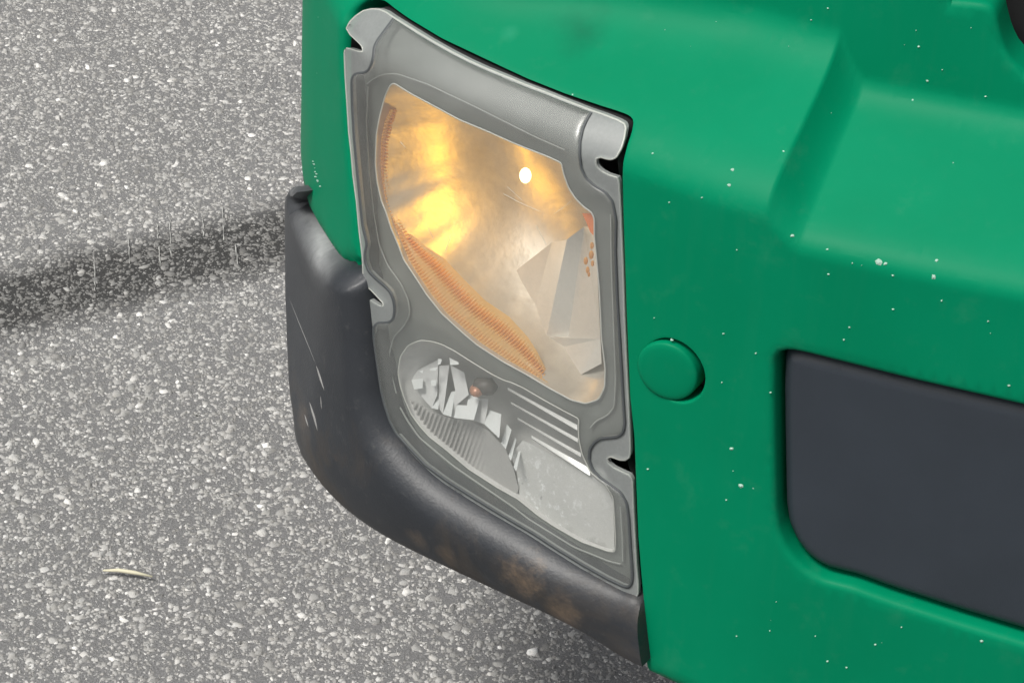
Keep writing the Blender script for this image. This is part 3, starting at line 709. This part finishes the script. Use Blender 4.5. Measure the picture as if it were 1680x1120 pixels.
# dark housing wall behind the lens edge
o = offset(resample(LENS_TOP+LENS_R+LENS_B+LENS_L, 5, True, 3), 3); sz = unproj(o); n = len(o)
hv = np.vstack([surf(sz[:, 0], sz[:, 1], -.003), surf(sz[:, 0], sz[:, 1], -.05), surf(sz[:, 0], sz[:, 1], -.125)])
link('housing', hv, [(k*n+i, k*n+(i+1) % n, (k+1)*n+(i+1) % n, (k+1)*n+i) for k in (0, 1) for i in range(n)], DARKIN, head)

# lens: outer flange, dark strip added for the shade at its step, raised clear dome, frosted edge
v = patch(LENS_OUT, lambda P, d: .0005+0*d, [DOME], 6, res=3.5, skirt=.0035); flange = link('lens_flange', *v, FLANGE, head, angle=50)
def dome(P, d): return .0008+.0022*np.sqrt(np.clip(1-(1-np.clip(d/12, 0, 1))**2, 0, 1))
v = patch(DOME, dome, [], 9, loops=(1, 2.5, 5, 8, 12), res=4); lens = link('lens', *v, LENS, head)
link('lens_step_shade', *ribbon(STEPLINE, 5.5, .0017, False, 4, 1, .0009), STEP_SHADE, head)
lo = resample(LENS_OUT, 4, True); link('lens_edge', *tube(at(lo, -.0003), .0008, True, 6), EDGE, head)

# scratches in the lens, and coloured shapes standing for bulb reflections at the bowl's side
sc_ = [[(826, 318), (850, 331), (886, 347)], [(909, 351), (922, 342), (937, 330)], [(832, 306), (856, 328)], [(657, 233), (661, 238), (666, 243)], [(731, 412), (740, 386)], [(702, 373), (711, 391)], [(880, 370), (896, 401)]]
link('lens_scratch', *join(*[ribbon(q, .8, .0046, False, 4, 0, .0003) for q in sc_]), EDGE, lens, kind='stuff')
ORANGE = mat_simple('orange_glint', (.85, .22, .05), .35)
q = [(955, 350), (969, 350), (974, 358), (975, 388), (968, 380), (962, 365)]
link('bulb_reflection', at(q, -.019), [tuple(range(len(q)))], ORANGE, head, False)
GL = []
for (x, y), rr in (((971, 403), 4), ((970, 418), 5), ((961, 428), 4.5), ((972, 432), 3.5), ((964, 443), 4), ((966, 450), 3)):
    c = at([(x, y)], -.020)[0]; GL.append(sphere(c, (rr*.33e-3, rr*.3e-3, rr*.7e-3), None, 6, 4))
link('bulb_glints', *join(*GL), AMBER, head, False)
# stone-chipped specks in the green paint
Z7b = lambda L: [(1000+x/1.75, 480+y/1.75, r_) for x, y, r_ in L]; ZT = lambda L: [(980+x/2.333, y/2.333, r_) for x, y, r_ in L]
SPK = Z7b([(178, 136, 2.6), (420, 174, 1.8), (349, 447, 3), (377, 554, 4), (335, 595, 1.4), (688, 100, 1.6), (672, 136, 1.8), (814, 48, 2), (953, 24, 2), (1087, 82, 2), (1147, 267, 2.4), (462, 287, 2), (327, 118, 1.8), (322, 258, 1.5), (110, 506, 1.8), (1068, 1000, 3), (763, 1010, 1.8), (838, 960, 1.6), (625, 1058, 2), (680, 1076, 1.8), (460, 970, 1.4), (365, 985, 1.4), (591, 985, 1.2), (980, 640, 1.2)][:-1])
SPK += ZT([(818, 78, 1.6), (882, 33, 1.4), (1230, 180, 1.8), (1263, 311, 2.6), (1320, 268, 1.4), (1486, 370, 1.6), (516, 651, 3), (503, 710, 2.8), (745, 903, 3.2), (1080, 1003, 6), (1103, 1010, 3.5), (1287, 1060, 4.2), (1300, 997, 3), (1130, 1055, 2.2), (880, 955, 2), (884, 1050, 1.6), (975, 1008, 1.4), (400, 757, 1.6), (275, 775, 1.4), (210, 588, 2), (712, 579, 1.8), (534, 957, 1.2)])
SPK += [(513+i*.9+rng.normal(0, 1.3), 264+i*4.4+rng.normal(0, 2), rng.uniform(.7, 2.0)) for i in range(10)]+[(rng.uniform(1060, 1660), rng.uniform(20, 1090), rng.uniform(.5, .9)) for _ in range(20)]
SPK = [q for q in SPK if not (q[0] > 1275 and 570+.2*(q[0]-1280) < q[1] < 900+.35*(q[0]-1280)) and not (q[0] > 1600 and q[1] < 110)]
V = []; Fc = []
for x, y, r_ in SPK:
    a = np.linspace(0, 6.28, 7)[:-1]+rng.uniform(0, 1); rad = r_*rng.uniform(.55, 1.25, 6)
    ring = np.stack([x+np.cos(a)*rad*1.15, y+np.sin(a)*rad*.9], -1)
    b = len(V); sz = unproj(np.vstack([ring, [(x, y)]]), .0002)
    p3 = surf(sz[:, 0], sz[:, 1], np.array([-.0004]*6+[.0005])+(.0004 if True else 0)); V += list(p3); Fc += [(b+i, b+(i+1) % 6, b+6) for i in range(6)]
link('paint_chip', V, Fc, CHIP, body, False, kind='stuff')
# scrape along the bumper end
SCR = mat_simple('scraped_plastic', (.20, .20, .195), .6)
parts = []
for path, r_ in (([(474, 488), (490, 528), (508, 572), (520, 602)], .0004), ([(519, 600), (524, 614), (532, 640)], .0011), ([(508, 660), (516, 684), (521, 706)], .0012), ([(500, 680), (506, 700)], .0008), ([(526, 650), (528, 672)], .0006)):
    sz = unproj(resample(path, 4, False), .012)
    for _ in range(3): sz = unproj(resample(path, 4, False), bump_off(sz))
    n_ = len(sz); parts.append(tube(surf(sz[:, 0], sz[:, 1], bump_off(sz)-.0001), r_*np.sin(np.linspace(.25, 2.9, n_)), seg=6))
link('scrape_mark', *join(*parts), SCR, bumper, kind='stuff')

# thin pale dried drips across the dark band
parts = []
for (x0, y0), (x1, y1) in (((365, 339), (367.5, 394)), ((332, 352), (334, 387)), ((278, 352), (281, 419)), ((258, 366), (259, 392)), ((261, 404), (263, 437)), ((210, 378), (213, 432)), ((155, 419), (156, 478)), ((386, 400), (390, 436))):
    n_ = 14; q = ground_at(np.stack([np.linspace(x0, x1, n_)+rng.normal(0, .5, n_), np.linspace(y0, y1, n_)], -1), .0010)
    parts.append(tube(q, (.0007*rng.uniform(.1, 1.3, n_)+.0001), seg=5))
dr = link('dried_drips', *join(*parts), mat_simple('dried_drip', (.36, .36, .345), .7), None, kind='stuff')
dr['label'] = 'thin pale dried drips running across the dark band'; dr['category'] = 'drips'

# ------------------------------------------------------------------ dry grass stalk on the road
q = ground_at([(170, 943.5), (195, 945), (222, 949), (251, 953.5)]); q[:, 2] = [.006, .0075, .0075, .006]
st = link('straw_stalk', *tube(q, [.0008, .0018, .0019, .0008], seg=8), mat_simple('dry_straw', (.60, .57, .42), .7), None)
st['label'] = 'short pale yellow dry grass stalk lying on the asphalt'; st['category'] = 'stalk'
